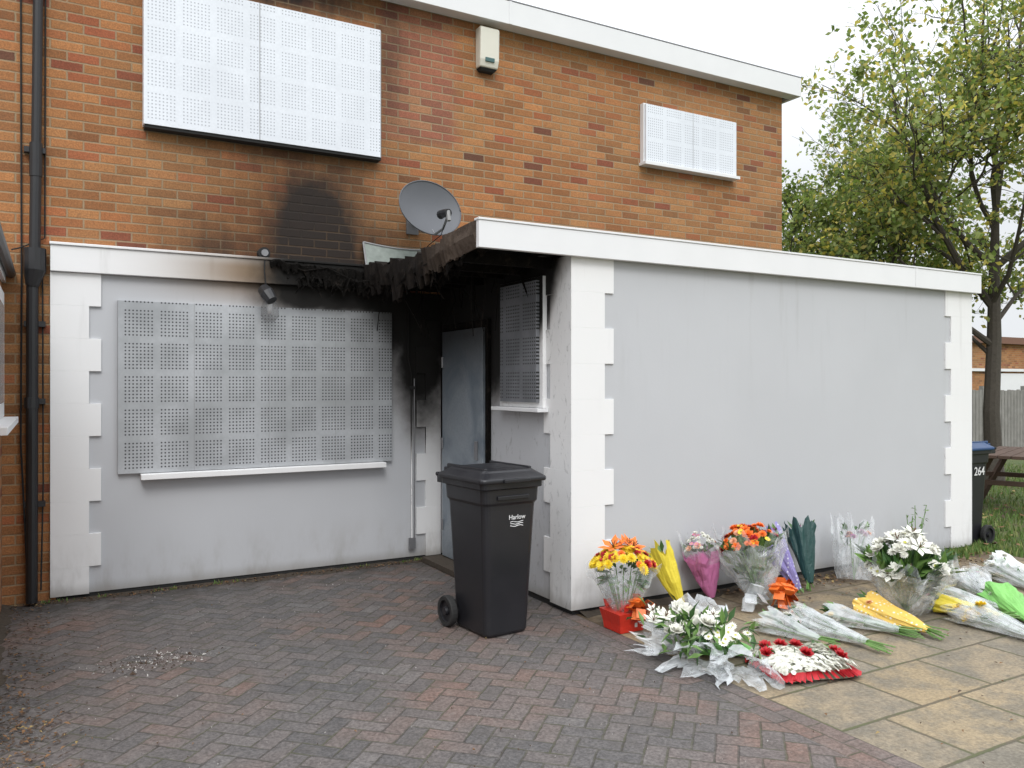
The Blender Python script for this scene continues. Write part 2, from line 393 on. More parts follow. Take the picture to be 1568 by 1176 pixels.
b=B(); b.box(3.2,8.058,4.834,7.118,2.605,2.725,M_felt); b.build('extension_roof',H)
# burnt canopy
b=B()
nY=170; rings=[]
for i in range(nY+1):
    t=i/nY; y=4.834+t*(7.10-4.834)
    sag=.08*math.sin(math.pi*t)**2+.02*t
    k_=min(1,max(0,(t-.08))*4)
    rag=noise.noise(Vector((0,y*5,1)))*.10+noise.noise(Vector((0,y*17,2)))*.07+noise.noise(Vector((0,y*41,2)))*.045
    xr=(noise.noise(Vector((4,y*6,1)))*.07+noise.noise(Vector((4,y*23,1)))*.05)*k_
    zt=2.735-sag+rag*.4*k_; zb=2.555-sag*1.2-max(-.02,rag)*1.7*k_-.05*t
    x=2.46+xr
    rings.append([(x+.01,y,zb),(x+.04,y,zb+.01),(x+.06+abs(xr),y,zt),(x-.01+xr*.5,y,zt),(x-.02-xr*.6,y,(zt+zb)/2+xr*.6)])
b.loft(rings,M_scorch)
b.build('burnt_canopy_edge',H)
b=B()
n=30; vs=[];fs=[]
for i in range(n+1):
    for j in range(n+1):
        x=2.485+(3.23-2.485)*i/n; y=4.84+(7.09-4.84)*j/n
        z=2.60+noise.noise(Vector((x*7,y*7,0)))*.04-(.04*math.sin(math.pi*j/n)**2)*(1-i/n)
        vs.append((x,y,z))
for i in range(n):
    for j in range(n):
        a=i*(n+1)+j; fs.append((a,a+1,a+n+2,a+n+1))
b.add(vs,fs,M_char)
b.add([(x,y,z+.09) for x,y,z in vs],fs,M_felt)
for k in range(6):
    y=5.1+k*.36; b.box(2.5,3.22,y,y+.05,2.50+R.uniform(-.01,.02),2.58,M_char)
b.build('burnt_canopy_roof',H)
# charred remains along the band and hanging strips
b=B()
rings=[]
for i in range(130):
    t=i/129; x=1.62+t*(2.46-1.62)
    zt=2.70-.03*t+noise.noise(Vector((x*8,0,5)))*.04+noise.noise(Vector((x*30,0,5)))*.02; hgt=.03+.17*min(1,t*1.4)+noise.noise(Vector((x*13,3,5)))*.09+noise.noise(Vector((x*37,3,5)))*.07
    hgt=max(.015,hgt)
    y=7.0+noise.noise(Vector((x*9,8,5)))*.03+noise.noise(Vector((x*33,8,5)))*.03
    rings.append([(x,y,zt-hgt),(x,7.04,zt-hgt*.9),(x,7.04,zt),(x,y-.02,zt-.02)])
b.loft(rings,M_char)
# drooping melted felt under the canopy edge
for (xx,off) in ((2.50,0),(2.60,7)):
    rings=[]
    for i in range(200):
        y=5.05+i/199*2.0; e=min(1,(y-5.0)*2.5)
        dr=.05+.16*abs(noise.noise(Vector((off,y*4,3))))+.11*abs(noise.noise(Vector((off,y*15,3))))+.05*noise.noise(Vector((off,y*47,3)))
        x=xx+noise.noise(Vector((off,y*8,9)))*.04
        rings.append([(x,y,2.56),(x-.012,y,2.54-dr*.5*e),(x+noise.noise(Vector((off,y*20,4)))*.03,y,2.54-dr*e),(x+.012,y,2.54-dr*.5*e)])
    b.loft(rings,M_char)
for k in range(120):
    if k<45: x,y=R.uniform(1.85,2.46),R.uniform(6.95,7.02)
    else: x,y=2.47+R.uniform(-.02,.08),R.uniform(5.4,7.0)
    z=2.57; L=R.uniform(.03,.17)
    s_=R.uniform(.004,.012)
    b.tube([(x,y,z),(x+R.uniform(-.03,.03),y+R.uniform(-.05,.05),z-L*.6),(x+R.uniform(-.05,.05),y+R.uniform(-.05,.05),z-L)],[s_,s_*.7,.002],M_char,4)
for k in range(60): # flakes of felt and board
    if k<30: c=Vector((R.uniform(1.75,2.5),R.uniform(6.97,7.04),R.uniform(2.50,2.70)))
    else: c=Vector((2.46+R.uniform(-.02,.02),R.uniform(5.7,7.0),R.uniform(2.45,2.62)))
    d=Vector((R.gauss(0,1),R.gauss(0,1),R.gauss(0,1))).normalized()*R.uniform(.01,.025); w=Vector((R.gauss(0,1),R.gauss(0,1),R.gauss(0,1))).normalized()*R.uniform(.006,.018)
    b.add([c-d,c+w,c+d*1.2,c-w*.6],[(0,1,2,3)],M_char)
for k in range(24):  # wires and laths
    x=R.uniform(2.5,3.2); y=R.uniform(5.3,7.0); L=R.uniform(.15,.6)
    b.tube([(x,y,2.6),(x+R.uniform(-.04,.04),y+R.uniform(-.05,.05),2.6-L*.5),(x+R.uniform(-.05,.1),y+R.uniform(-.1,.1),2.6-L)],.004,M_char,4)
b.tube([(3.2,5.55,2.6),(3.17,5.42,2.42),(3.19,5.3,2.22)],.012,M_char,5)
b.tube([(1.70,7.02,2.69),(1.9,6.98,2.62),(2.1,6.97,2.66),(2.35,6.95,2.55),(2.5,6.8,2.56)],.007,M_char,5)
b.build('charred_debris_edge',H)
# curled flashing above the canopy
b=B(); vs=[];fs=[]
for i in range(13):
    for j in range(5):
        u=i/12; v=j/4
        x=2.47+u*.62; z=2.70+v*.235-.025*math.sin(u*3)-.02*u; y=7.1-.09*(1-v)-.02*math.sin(u*3.1)
        vs.append((x,y,z))
for i in range(12):
    for j in range(4):
        a=i*5+j; fs.append((a,a+5,a+6,a+1))
b.add(vs,fs,M_leadgreen)
b.tube([vs[i*5+4] for i in range(13)],.010,M_fdark,6); b.tube([vs[j] for j in range(5)],.010,M_fdark,6)
b.build('roof_flashing',H)

# shutters
b=B(); b.box(.46,2.73,7.062,7.098,.945,2.305,M_perfL)
for xx in (1.02,1.62,2.2): b.box(xx,xx+.003,7.0605,7.062,.945,2.305,M_fdark)
b.build('window_shutter_lower',H,.002)
b=B(); b.box(.62,2.65,6.99,7.099,.895,.94,M_white); b.build('window_sill_lower',H,.004)
b=B(); b.box(.64,2.6,7.01,7.115,3.70,4.85,M_perfU); b.box(1.53,1.536,7.008,7.01,3.70,4.85,M_fdark)
b.box(.65,2.61,7.02,7.118,3.675,3.70,M_dark); b.box(2.6,2.615,7.03,7.118,3.70,4.85,M_fdark); b.build('window_shutter_upper',H,.002)  # dark strip below the shutter is its shadow line, modelled as a thin box
b=B(); b.box(5.657,6.998,7.03,7.115,4.08,4.71,M_perfU2); b.box(5.63,7.03,7.0,7.118,4.045,4.078,M_fascia); b.box(5.645,7.012,7.06,7.118,4.07,4.725,M_fascia); b.box(6.33,6.334,7.028,7.03,4.08,4.71,M_fdark); b.build('window_shutter_small',H,.002)
b=B(); b.box(3.2,3.238,5.19,5.86,1.47,2.46,M_white); b.box(3.17,3.2,5.235,5.80,1.51,2.43,M_perfS); b.box(3.13,3.225,5.15,5.88,1.44,1.468,M_fascia); b.build('window_shutter_side',H,.003)
b=B(); b.box(3.205,3.238,6.08,6.97,.03,2.2,M_char); b.box(3.175,3.204,6.12,6.93,.06,2.13,M_door)
b.box(3.155,3.175,6.2,6.24,1.0,1.16,M_lead)
for z in (.35,1.1,1.85): b.tube([(3.17,6.915,z-.05),(3.17,6.915,z+.05)],.012,M_lead,6)
b.build('steel_door',H,.003)
b=B(); b.box(3.0,3.235,6.05,7.0,-.004,.05,M_soil); b.build('door_step',H,.005)
# conduits
b=B(); b.tube([(2.9,7.085,2.35),(2.9,7.085,1.9),(2.93,7.082,1.75),(2.93,7.07,.12)],.008,M_white,6)
b.tube([(2.955,7.072,1.7),(2.955,7.068,.15)],.005,M_lead,5); b.box(2.9,2.96,7.05,7.077,.12,.22,M_lead)
b.box(2.91,2.96,7.05,7.077,1.6,1.63,M_dark)
b.build('conduit',H)
# vent + floodlight
b=B()
b.tube([(1.58,7.118,2.76),(1.58,7.05,2.76)],.05,M_dark,14); b.tube([(1.58,7.05,2.76),(1.58,7.03,2.76)],.03,M_lead,10)
b.tube([(1.58,7.04,2.72),(1.575,7.03,2.6),(1.59,7.03,2.45)],.006,M_dark,5)
b.build('wall_vent',H,smooth=False)
FL=empty('floodlight')
b=B(); b.tube([(1.6,7.1,2.43),(1.6,7.0,2.43)],.045,M_black,12); b.tube([(1.6,7.0,2.43),(1.6,6.93,2.38)],.02,M_black,8)
b.tube([(1.55,6.95,2.44),(1.57,6.90,2.40),(1.6,6.86,2.34)],[.05,.06,.045],M_black,12); b.build('lamp_body',FL)
gl=G('old_glass'); gl.b.inputs['Alpha'].default_value=.3; M_glass=gl.fin((.25,.25,.25),.08)
b=B(); b.tube([(1.6,6.95,2.36),(1.6,6.94,2.30),(1.6,6.94,2.22),(1.6,6.94,2.17)],[.045,.07,.075,.04],M_glass,14); b.tube([(1.6,6.94,2.34),(1.6,6.94,2.24)],.02,M_fascia,8); b.build('lamp_glass',FL,smooth=True)
# alarm box
A=empty('alarm_box')
b=B()
def ring(z,hx,y0): return [(3.72-hx,7.118,z),(3.72+hx,7.118,z),(3.72+hx,y0,z),(3.72-hx,y0,z)][::-1]
b.loft([ring(4.73,.10,7.03),ring(4.80,.105,7.01),ring(5.10,.105,7.0),ring(5.12,.10,7.02)],M_alarm); b.build('cover',A,.012)
b=B(); b.loft([ring(4.70,.07,7.06),ring(4.728,.095,7.035)],M_dark); b.box(3.67,3.77,7.002,7.02,4.78,4.82,simple('alarm_teal',(.05,.12,.12),.5)); b.build('strobe',A,.004)

# satellite dish
D=empty('satellite_dish')
b=B(); c=Vector((2.98,6.75,3.235)); nv=Vector((.10,-.92,.25)).normalized()
rx=Vector((0,0,1)).cross(nv).normalized(); up=nv.cross(rx)
n=40; rings=[]
for k in range(1,9):
    q=k/8; rings.append([c+rx*(.315*q*math.cos(2*math.pi*i/n))+up*(.262*q*math.sin(2*math.pi*i/n))+nv*(.06*q*q-.06) for i in range(n)])
b.loft(rings,M_dish,True,False)
back=[[p-nv*.012 for p in r] for r in rings]
b.loft([back[0],back[3],back[7],rings[7]],M_dish,True,False)
b.tube([rings[7][i] for i in range(n)]+[rings[7][0]],.006,M_dish,6)
b.build('reflector',D,smooth=True)
b=B()
low=c-up*.26; lnb=c-up*.17+nv*.27-rx*.02
b.tube([low,low+nv*.15-up*.01,lnb-up*.05],.012,M_lead,6)
b.tube([lnb+nv*.03-up*.02,lnb-nv*.05+up*.01],[.035,.036],M_black,10); b.tube([lnb-nv*.05+up*.01,lnb-nv*.10+up*.02],[.034,.04],M_black,10); b.tube([lnb+nv*.02,lnb+nv*.02-up*.09],[.022,.018],M_fdark,8)
b.tube([c-nv*.06,c-nv*.16,Vector((2.95,7.118,3.15))],.022,M_lead,8); b.box(2.89,3.01,7.10,7.119,3.05,3.27,M_lead)
b.tube([low,c-nv*.15],.01,M_lead,6)
b.tube([lnb-up*.05,low-up*.05+nv*.1,Vector((3.1,7.1,2.95)),Vector((3.12,7.1,2.75))],.004,M_dark,5)
b.build('mount_arm',D)

# drainpipe
P=empty('drainpipe'); b=B()
b.tube([(-.07,7.06,5.3),(-.09,7.06,3.42)],.034,M_black,12)
b.tube([(-.092,7.06,3.45),(-.093,7.06,3.2)],.043,M_black,12)
b.tube([(-.093,7.06,3.2),(-.10,7.055,2.62)],.038,M_black,12)
b.tube([(-.10,7.05,2.66),(-.10,7.05,2.50),(-.115,7.055,2.38)],[.075,.075,.045],M_black,12)
b.tube([(-.115,7.06,2.42),(-.12,7.06,.02)],.04,M_black,12)
for z in (4.6,3.4,2.1,1.52,.75): b.box(-.17,-.03,7.06,7.119,z-.02,z+.02,M_black)
b.tube([(-.12,7.06,1.55),(-.12,7.06,1.47)],.05,M_black,12)
b.tube([(-.03,7.1,5.2),(-.035,7.1,2.75),(-.2,7.08,2.66),(-.24,6.9,2.62)],.006,M_dark,5)
b.tube([(-.19,7.1,4.7),(-.185,7.1,2.4),(-.19,7.09,1.2),(-.15,7.05,.3)],.007,M_dark,5)
b.tube([(-.05,7.1,2.5),(-.045,7.09,.9),(-.06,7.08,.1)],.006,M_dark,5)
b.build('pipe_run',P)

# neighbour extension
NH=empty('brick_house'); b=B()
b.box(-4.5,-.31,4.2,7.119,-.01,2.42,M_brickY)
b.build('side_wall',NH)
b=B(); b.box(-4.5,-.285,4.15,7.118,2.40,2.52,M_fascia); b.box(-4.5,-.26,4.1,7.118,2.524,2.56,M_fdark); b.tube([(-.255,4.1,2.47),(-.255,7.1,2.47)],.035,M_black,10); b.build('roof_edge',NH)
b=B(); b.box(-.32,-.285,5.3,6.86,1.42,2.30,M_fascia); b.box(-.288,-.28,5.45,6.70,1.52,2.20,M_pane); b.box(-.34,-.20,5.2,6.92,1.37,1.415,M_fascia); b.build('window_frame',NH,.004)

# ---------------------------------------------------------------- WHEELIE BINS
def rr(hx,hy,r,z,cy=0,n=5):
    pts=[]
    for sx,sy,a0 in ((1,1,0),(-1,1,90),(-1,-1,180),(1,-1,270)):
        for k in range(n):
            a=math.radians(a0+90*k/(n-1)); pts.append(((hx-r)*sx+r*math.cos(a),cy+(hy-r)*sy+r*math.sin(a),z))
    return pts
def mat_bin(name,base):
    g=G(name); o=g.obj(); n=g.noise(3,4,vec=o); f=g.noise(120,3,vec=o)
    c=g.mix(n,tuple(x*.85 for x in base),tuple(x*1.25 for x in base))
    d=g.noise(18,6,vec=o,rough=.8); c=g.mix(g.ss(d,.60,.8,0.,.3),c,(.15,.14,.13))
    g.bump(f,.15,.002); return g.fin(c,g.ss(n,.3,.7,.28,.45),0,.5)
M_bin=mat_bin('bin_black_plastic',(.015,.015,.018)); M_bluelid=mat_bin('bin_blue_lid',(.012,.045,.13)); M_tyre=simple('tyre_rubber',(.02,.02,.02),.8)
M_label=simple('label_white',(.7,.7,.7),.5)
def text(body,size,parent,loc,rot,bold=.01,mat=None):
    cu=bpy.data.curves.new('label_text','FONT'); cu.body=body; cu.size=size; cu.align_x='CENTER'; cu.offset=bold*size; cu.extrude=.0006
    o=bpy.data.objects.new('label_text',cu); sc.collection.objects.link(o); o.parent=parent; o.location=loc; o.rotation_euler=rot
    cu.materials.append(mat or M_label); return o
def wheelie(name,loc,rot,lidmat,sx=1.,sy=1.):
    E=empty(name,loc,rot); b=B()
    L=[(.0,.150*sx,.180*sy,.03),(.02,.162*sx,.192*sy,.035),(.30,.176*sx,.206*sy,.04),(.80,.200*sx,.232*sy,.045),(.83,.203*sx,.235*sy,.045),(.845,.214*sx,.247*sy,.045),(.93,.218*sx,.252*sy,.045),(.935,.234*sx,.27*sy,.04),(.985,.236*sx,.272*sy,.04)]
    b.loft([rr(hx,hy,r,z) for z,hx,hy,r in L],M_bin)
    b.box(-.12*sx,.12*sx,-.262*sy,-.24*sy,.865,.89,M_bin)
    o=b.build('body',E,.004)
    b=B()
    b.loft([rr(.25*sx,.288*sy,.04,.972),rr(.255*sx,.293*sy,.045,.985),rr(.252*sx,.290*sy,.045,1.0),rr(.236*sx,.272*sy,.05,1.012),rr(.205*sx,.235*sy,.05,1.034),rr(.19*sx,.22*sy,.05,1.048),rr(.12*sx,.14*sy,.05,1.056)],lidmat)
    for s in (-1,1):
        b.box(s*.17*sx-.012,s*.17*sx+.012,-.2*sy,.27*sy,1.02,1.06,lidmat)
        b.box(s*.14*sx-.02,s*.14*sx+.02,.24*sy,.35*sy,.975,1.03,lidmat)
    b.box(-.10*sx,.10*sx,-.31*sy,-.27*sy,.975,1.0,lidmat)
    b.build('lid',E,.006)
    b=B()
    b.tube([(-.22*sx,.345*sy,.985),(.22*sx,.345*sy,.985)],.014,M_bin,10)
    for s in (-.2,-.07,.07,.2): b.box(s*sx-.012,s*sx+.012,.255*sy,.35*sy,.93,.998,M_bin)
    b.tube([(-.215*sx,.175*sy,.1),(.215*sx,.175*sy,.1)],.012,M_lead,8)
    b.box(-.15*sx,.15*sx,.17*sy,.235*sy,.06,.16,M_bin)
    b.build('handle',E,.003)
    b=B()
    for s in (-1,1):
        x=s*.215*sx; y=.2*sy; z=.1
        def cr(r,xx,n=24): return [(xx,y+r*math.cos(2*math.pi*i/n),z+r*math.sin(2*math.pi*i/n)) for i in range(n)]
        b.loft([cr(.07,x-.022),cr(.095,x-.024),cr(.1,x-.015),cr(.1,x+.015),cr(.095,x+.024),cr(.07,x+.022)],M_tyre,False,False)
        b.loft([cr(.07,x-.02),cr(.068,x-.006),cr(.03,x-.006),cr(.025,x-.028)],M_bin,False,True)
        b.loft([cr(.07,x+.02),cr(.068,x+.006),cr(.03,x+.006),cr(.025,x+.028)],M_bin,False,True)
    b.build('wheels',E,smooth=False)
    return E
W1=wheelie('wheelie_bin',(2.60,4.88,.0),math.radians(5),M_bin); W1.scale=(1.03,1.03,1.04)
text('Harlow',.042,W1,(.045,-.2315,.735),(math.radians(92.7),0,0))
b=B()
for i in range(3): b.tube([(-.005+.02*k,-.2275+.0005*i,.718-.013*i+.004*math.sin(k*1.6+i)) for k in range(6)],.0025,M_label,4)
b.build('label_logo',W1)
W2=wheelie('wheelie_bin',(8.20,5.12,0),math.radians(-90),M_bluelid,1.0,1.0)
text('264',.12,W2,(.214,.06,.72),(math.radians(92),0,math.radians(90)))

# ---------------------------------------------------------------- FLOWERS
def cello(name,tint=(.80,.83,.85),alpha=.3,rough=.08,edge=.22):
    g=G(name); n=g.noise(9,3,rough=.6,dist=.8); f=g.ss(n,.35,.65,alpha-.08,alpha+.14)
    lw=g.n('ShaderNodeLayerWeight'); lw.inputs[0].default_value=.4
    f=g.m('ADD',f,g.m('MULTIPLY',lw.outputs['Facing'],edge),clamp=True)
    g.put(g.b.inputs['Alpha'],f); g.bump(n,.5,.015); return g.fin(tint,rough,0,1.)
M_cel=cello('cellophane',alpha=.11); M_celw=cello('frosted_cellophane',(.76,.79,.81),.30,.15,.25)
def paper(name,col,dots=None,rough=.5):
    g=G(name); o=g.posv(); n=g.noise(9,4); c=g.mix(n,tuple(x*.8 for x in col),tuple(min(1,x*1.15) for x in col))
    if dots:
        v=g.n('ShaderNodeTexVoronoi'); v.inputs['Scale'].default_value=30; v.inputs['Randomness'].default_value=.2; g.l(o,v.inputs['Vector'])
        c=g.mix(g.ss(v.outputs['Distance'],.2,.27,1.,0.),c,dots)
    g.bump(g.noise(22,3,dist=1.5),.4,.01); return g.fin(c,rough)
M_yel=paper('yellow_paper',(.74,.60,.05)); M_yeld=paper('yellow_dotted_paper',(.74,.48,.10),(.78,.72,.58)); M_pink=paper('pink_paper',(.55,.17,.36)); M_pur=paper('purple_dotted_paper',(.30,.26,.55),(.72,.72,.8))
M_grn=paper('dark_green_paper',(.012,.055,.05)); M_lime=paper('lime_paper',(.20,.50,.12)); M_wp=paper('white_paper',(.68,.69,.68)); M_red=paper('red_card',(.60,.03,.015),rough=.45); M_org=paper('orange_ribbon',(.82,.18,.03),rough=.35)
def pet(name,col,var=.18): return simple(name,col,.6,0,var,60)
F={'white':pet('white_petal',(.74,.735,.66)),'yellow':pet('yellow_petal',(.82,.60,.03)),'red':pet('red_petal',(.45,.012,.02)),'orange':pet('orange_petal',(.84,.20,.03)),
 'peach':pet('peach_petal',(.80,.42,.26)),'pink':pet('pink_petal',(.66,.20,.36)),'centre':pet('flower_centre',(.46,.44,.06)),'brown':pet('dark_centre',(.12,.05,.01)),'purple':pet('purple_petal',(.35,.05,.22))}
M_leaf=[simple('bouquet_leaf',(.04,.10,.025),.5,0,.4,30),simple('bouquet_leaf_light',(.12,.22,.05),.5,0,.3,30)]
M_stem=simple('stem_green',(.13,.25,.06),.5,0,.2,20)
def rv():
    v=Vector((R.gauss(0,1),R.gauss(0,1),R.gauss(0,1))); return v.normalized()
def petal(b,c,u,nv,r,w,cup,mat,r0=.1):
    s=nv.cross(u).normalized()
    p0=c+u*(r*r0); p1=c+u*(r*.55)+nv*(cup*r*.5); p2=c+u*r+nv*(cup*r)
    b.add([p0,p1+s*w*.5,p2,p1-s*w*.5],[(0,1,2,3)],mat)
def blossom(b,c,nv,r,kind,mat,cen):
    nv=nv.normalized(); t=nv.orthogonal().normalized(); a0=R.uniform(0,6.28)
    def dirn(a): return Matrix.Rotation(a,3,nv)@t
    if kind=='daisy':
        k=13
        for i in range(k): petal(b,c,dirn(a0+6.283*i/k),nv,r*R.uniform(.9,1.05),r*.42,.15,mat)
        b.add([c+nv*r*.16+dirn(6.283*i/7)*r*.25 for i in range(7)],[tuple(range(7))],cen)
    elif kind=='mum':
        for L,(rr_,cup,k) in enumerate(((1,.1,13),(.8,.45,11),(.55,.95,8),(.3,1.8,5))):
            for i in range(k): petal(b,c,dirn(a0+L*.7+6.283*i/k),nv,r*rr_,r*.42,cup,mat,.0)
    elif kind=='rose':
        for L,(rr_,cup,k) in enumerate(((1,.35,6),(.82,.75,6),(.6,1.2,5),(.38,2.1,4))):
            for i in range(k): petal(b,c,dirn(a0+L*.9+6.283*i/k),nv,r*rr_,r*1.05*rr_,cup,mat,.0)
    else:
        for i in range(6):
            u=dirn(a0+6.283*i/6); petal(b,c,u,nv,r*R.uniform(.9,1.1),r*.5,.35,mat,.05)
        for i in range(4):
            p=c+dirn(a0+i*1.57)*r*.2+nv*r*.5; b.tube([c,p],.003,F['brown'],3)
def leafb(b,c,d,L,w,mat):
    d=d.normalized(); s=d.cross(Vector((R.uniform(-1,1),R.uniform(-1,1),1))).normalized(); n=s.cross(d)
    b.add([c,c+d*L*.45+s*w*.5,c+d*L*.9-n*L*.15,c+d*L*.45-s*w*.5],[(0,1,2,3)],mat)
def wrap(b,base,top,r0,r1,mat,flat=False,crumple=.18,rings=7,n=36,ruff=.3,seed=0):
    base=Vector(base);top=Vector(top); ax=top-base; L=ax.length; ax.normalize()
    u=ax.orthogonal().normalized(); w=ax.cross(u); R2=[]
    lob=R.randint(5,8); ph=R.uniform(0,6)
    for k in range(rings+1):
        t=k/rings; r=r0+(r1-r0)*t**.85; ring_=[]
        for i in range(n):
            a=2*math.pi*i/n
            q=noise.noise(Vector((math.cos(a)*2+seed,math.sin(a)*2,t*3)))*crumple+math.sin(lob*a+ph)*.10*t+R.uniform(-.05,.05)*crumple*5
            rad=r*(1+q); tt=t*L+(math.sin(lob*a*1.0+ph+1)*.5+R.uniform(-.5,.5))*ruff*r1*t*t
            p=base+ax*tt+(u*math.cos(a)+w*math.sin(a))*rad
            if flat:
                p.z=max(.008+R.uniform(0,.012),base.z+(p.z-base.z)*.72)
            ring_.append(p)
        R2.append(ring_)
    b.loft(R2,mat,False,False)
def bouquet(name,base,top,r1,wmat,heads,r0=.025,nleaf=25,flat=False,fill=.85,stems=.0,extra=None,ruff=.35,dome=.6,leaflen=.09,wlen=1.,n2=None):
    base=Vector(base); top=Vector(top); ax=(top-base).normalized(); L=(top-base).length
    b=B(); wrap(b,base,base+(top-base)*wlen,r0,r1,wmat,flat,seed=R.uniform(0,9),ruff=ruff)
    if n2: wrap(b,base+ax*L*.05,base+(top-base)*wlen*1.06,r0*1.2,r1*1.12,n2,flat,seed=R.uniform(0,9),ruff=ruff*1.4,crumple=.25)
    u=ax.orthogonal().normalized(); w=ax.cross(u)
    for (kind,cn,cnt,size,cen) in heads:
        for i in range(cnt):
            q=math.sqrt(R.random())*fill; a=R.uniform(0,6.283)
            off=(u*math.cos(a)+w*math.sin(a))*q*r1
            c=top-ax*.03+off+ax*(dome*r1*(1-q*q))+ax*R.uniform(-.02,.02)
            if flat: c-=ax*R.uniform(0,.10); c.z=max(c.z*.8,.05)
            nv=(ax*1.0+off.normalized()*q*1.3+rv()*.25+(Vector((-.2,-.6,1.2)) if flat else Vector((-.15,-.3,.2))))
            blossom(b,c,nv,size*R.uniform(.8,1.15),kind,F[cn],F[cen])
            if wmat in (M_cel,M_celw) and i%2==0: b.tube([base,c-nv.normalized()*.01],.0035,M_stem,3)
    for i in range(nleaf):
        a=R.uniform(0,6.283); q=R.uniform(.3,1.)*fill
        off=(u*math.cos(a)+w*math.sin(a)); c=top+off*q*r1*.9-ax*.03
        if wmat in (M_cel,M_celw) and i%3==0: c=base+(c-base)*R.uniform(.4,.9)
        if flat: c.z=max(c.z*.8,.03)
        leafb(b,c,ax+off*.8+rv()*.5,leaflen*R.uniform(.6,1.3),leaflen*.38,R.choice(M_leaf))
    if stems:
        for i in range(11):
            o=(u*R.uniform(-1,1)+w*R.uniform(-1,1))*r0*.9
            e=base-ax*stems*R.uniform(.5,1.1)+o*1.8
            if flat: e.z=max(e.z,.01)
            b.tube([base+ax*L*.5+o,base+o,e],.004,M_stem,4)
    if extra: extra(b)
    return b.build(name)
def bow(b,c,mat,s=.06,n=7):
    c=Vector(c)
    for i in range(n):
        d=Vector((R.uniform(-1,1),R.uniform(-1,.2),R.uniform(-.7,.9))).normalized(); up_=d.cross(Vector((.3,.2,.9))).normalized()*s*.32
        pts=[c,c+d*s*.6+Vector((0,0,s*.35)),c+d*s,c+d*s*.6-Vector((0,0,s*.2)),c]
        for p,q in zip(pts,pts[1:]): b.add([p-up_,p+up_,q+up_,q-up_],[(0,1,2,3)],mat)
# 1 boxed arrangement
rings=[[(x+3.37,y+4.43,z) for x,y,z in rr(h,h,.006,z)] for z,h in ((.0,.095),(.05,.10),(.13,.118))]
b=B(); b.loft(rings,M_red)
for i in range(9): leafb(b,Vector((3.37+R.uniform(-.1,.1),4.43+R.uniform(-.1,.1),.13)),Vector((R.uniform(-1,1),R.uniform(-1,1),1)),.09,.05,M_red)
b.box(3.39,3.41,4.328,4.331,.03,.07,M_label)
bow(b,(3.42,4.31,.16),M_org,.10,12)
wrap(b,(3.37,4.43,.12),(3.37,4.43,.42),.07,.23,M_cel,seed=3,ruff=.35); wrap(b,(3.37,4.43,.13),(3.37,4.43,.40),.06,.20,M_cel,seed=5)
for kind,cn,cnt,size,cen in (('mum','yellow',44,.04,'yellow'),('rose','red',14,.034,'red'),('daisy','yellow',12,.035,'centre'),('mum','orange',6,.03,'orange'),('lily','orange',3,.10,'brown'),('mum','pink',4,.03,'pink')):
    for i in range(cnt):
        q=math.sqrt(R.random()); a=R.uniform(0,6.28); q=q if kind!='lily' else q*.4
        off=Vector((math.cos(a),math.sin(a),0))*q*.22
        blossom(b,Vector((3.37,4.43,.42))+off+Vector((0,0,.13*(1-q*q)+(.01 if kind=='lily' else 0))),Vector((0,-.35,1))+off*6,size,kind,F[cn],F[cen])
for i in range(70):
    a=R.uniform(0,6.28); d=Vector((math.cos(a),math.sin(a),R.uniform(-.3,.9))); leafb(b,Vector((3.37,4.43,.34))+d*.10,d,.1,.035,M_leaf[i%2])
for i in range(14): a=i*.45; b.tube([(3.37+.03*math.cos(a),4.43+.03*math.sin(a),.1),(3.37+.12*math.cos(a),4.43+.12*math.sin(a),.38)],.004,M_stem,4)
b.build('boxed_flower_arrangement')
bouquet('yellow_wrapped_bouquet',(4.02,4.58,.03),(3.90,4.72,.42),.11,M_yel,[('mum','yellow',7,.03,'yellow')],nleaf=6,fill=.7,stems=.02,dome=.1,ruff=.7)
bouquet('pink_wrapped_bouquet',(4.40,4.68,.02),(4.34,4.74,.40),.145,M_pink,[('mum','white',30,.02,'white'),('rose','peach',4,.03,'peach'),('daisy','pink',5,.022,'centre')],nleaf=24,wlen=.88,dome=.9,extra=lambda b:wrap(b,(4.36,4.72,.3),(4.33,4.72,.50),.13,.17,M_cel,ruff=.5))
bouquet('orange_rose_bouquet',(4.66,4.42,.02),(4.60,4.50,.44),.26,M_cel,[('rose','orange',18,.042,'orange'),('mum','orange',12,.03,'orange'),('daisy','yellow',6,.03,'centre'),('rose','red',10,.034,'red'),('mum','peach',7,.035,'peach')],nleaf=170,r0=.06,n2=M_cel,leaflen=.12,dome=.6,stems=.01,extra=lambda b:(bow(b,(4.72,4.28,.10),M_org,.12,18),bow(b,(4.45,4.33,.10),M_celw,.13,10)))
bouquet('purple_dotted_bouquet',(5.17,4.52,.02),(5.00,4.70,.45),.12,M_pur,[('mum','purple',12,.028,'purple'),('rose','pink',6,.03,'pink')],nleaf=14,stems=.03,dome=.35,ruff=.6)
bouquet('dark_green_wrapped_bouquet',(5.28,4.50,.06),(5.38,4.70,.48),.125,M_grn,[('mum','purple',3,.02,'brown')],nleaf=10,stems=.06,dome=.0,ruff=.5)
bouquet('cellophane_wrapped_bouquet',(5.87,4.55,.01),(5.94,4.62,.44),.16,M_celw,[('rose','peach',6,.03,'peach'),('mum','purple',8,.03,'purple')],nleaf=18,r0=.14,dome=-.4,ruff=.9)
bouquet('white_lily_arrangement',(5.37,3.72,.01),(5.35,3.70,.36),.27,M_cel,[('rose','white',34,.055,'white'),('mum','white',22,.035,'centre'),('lily','white',6,.09,'brown'),('daisy','white',12,.045,'centre')],nleaf=260,r0=.10,n2=M_cel,leaflen=.17,dome=.9,fill=1.0)
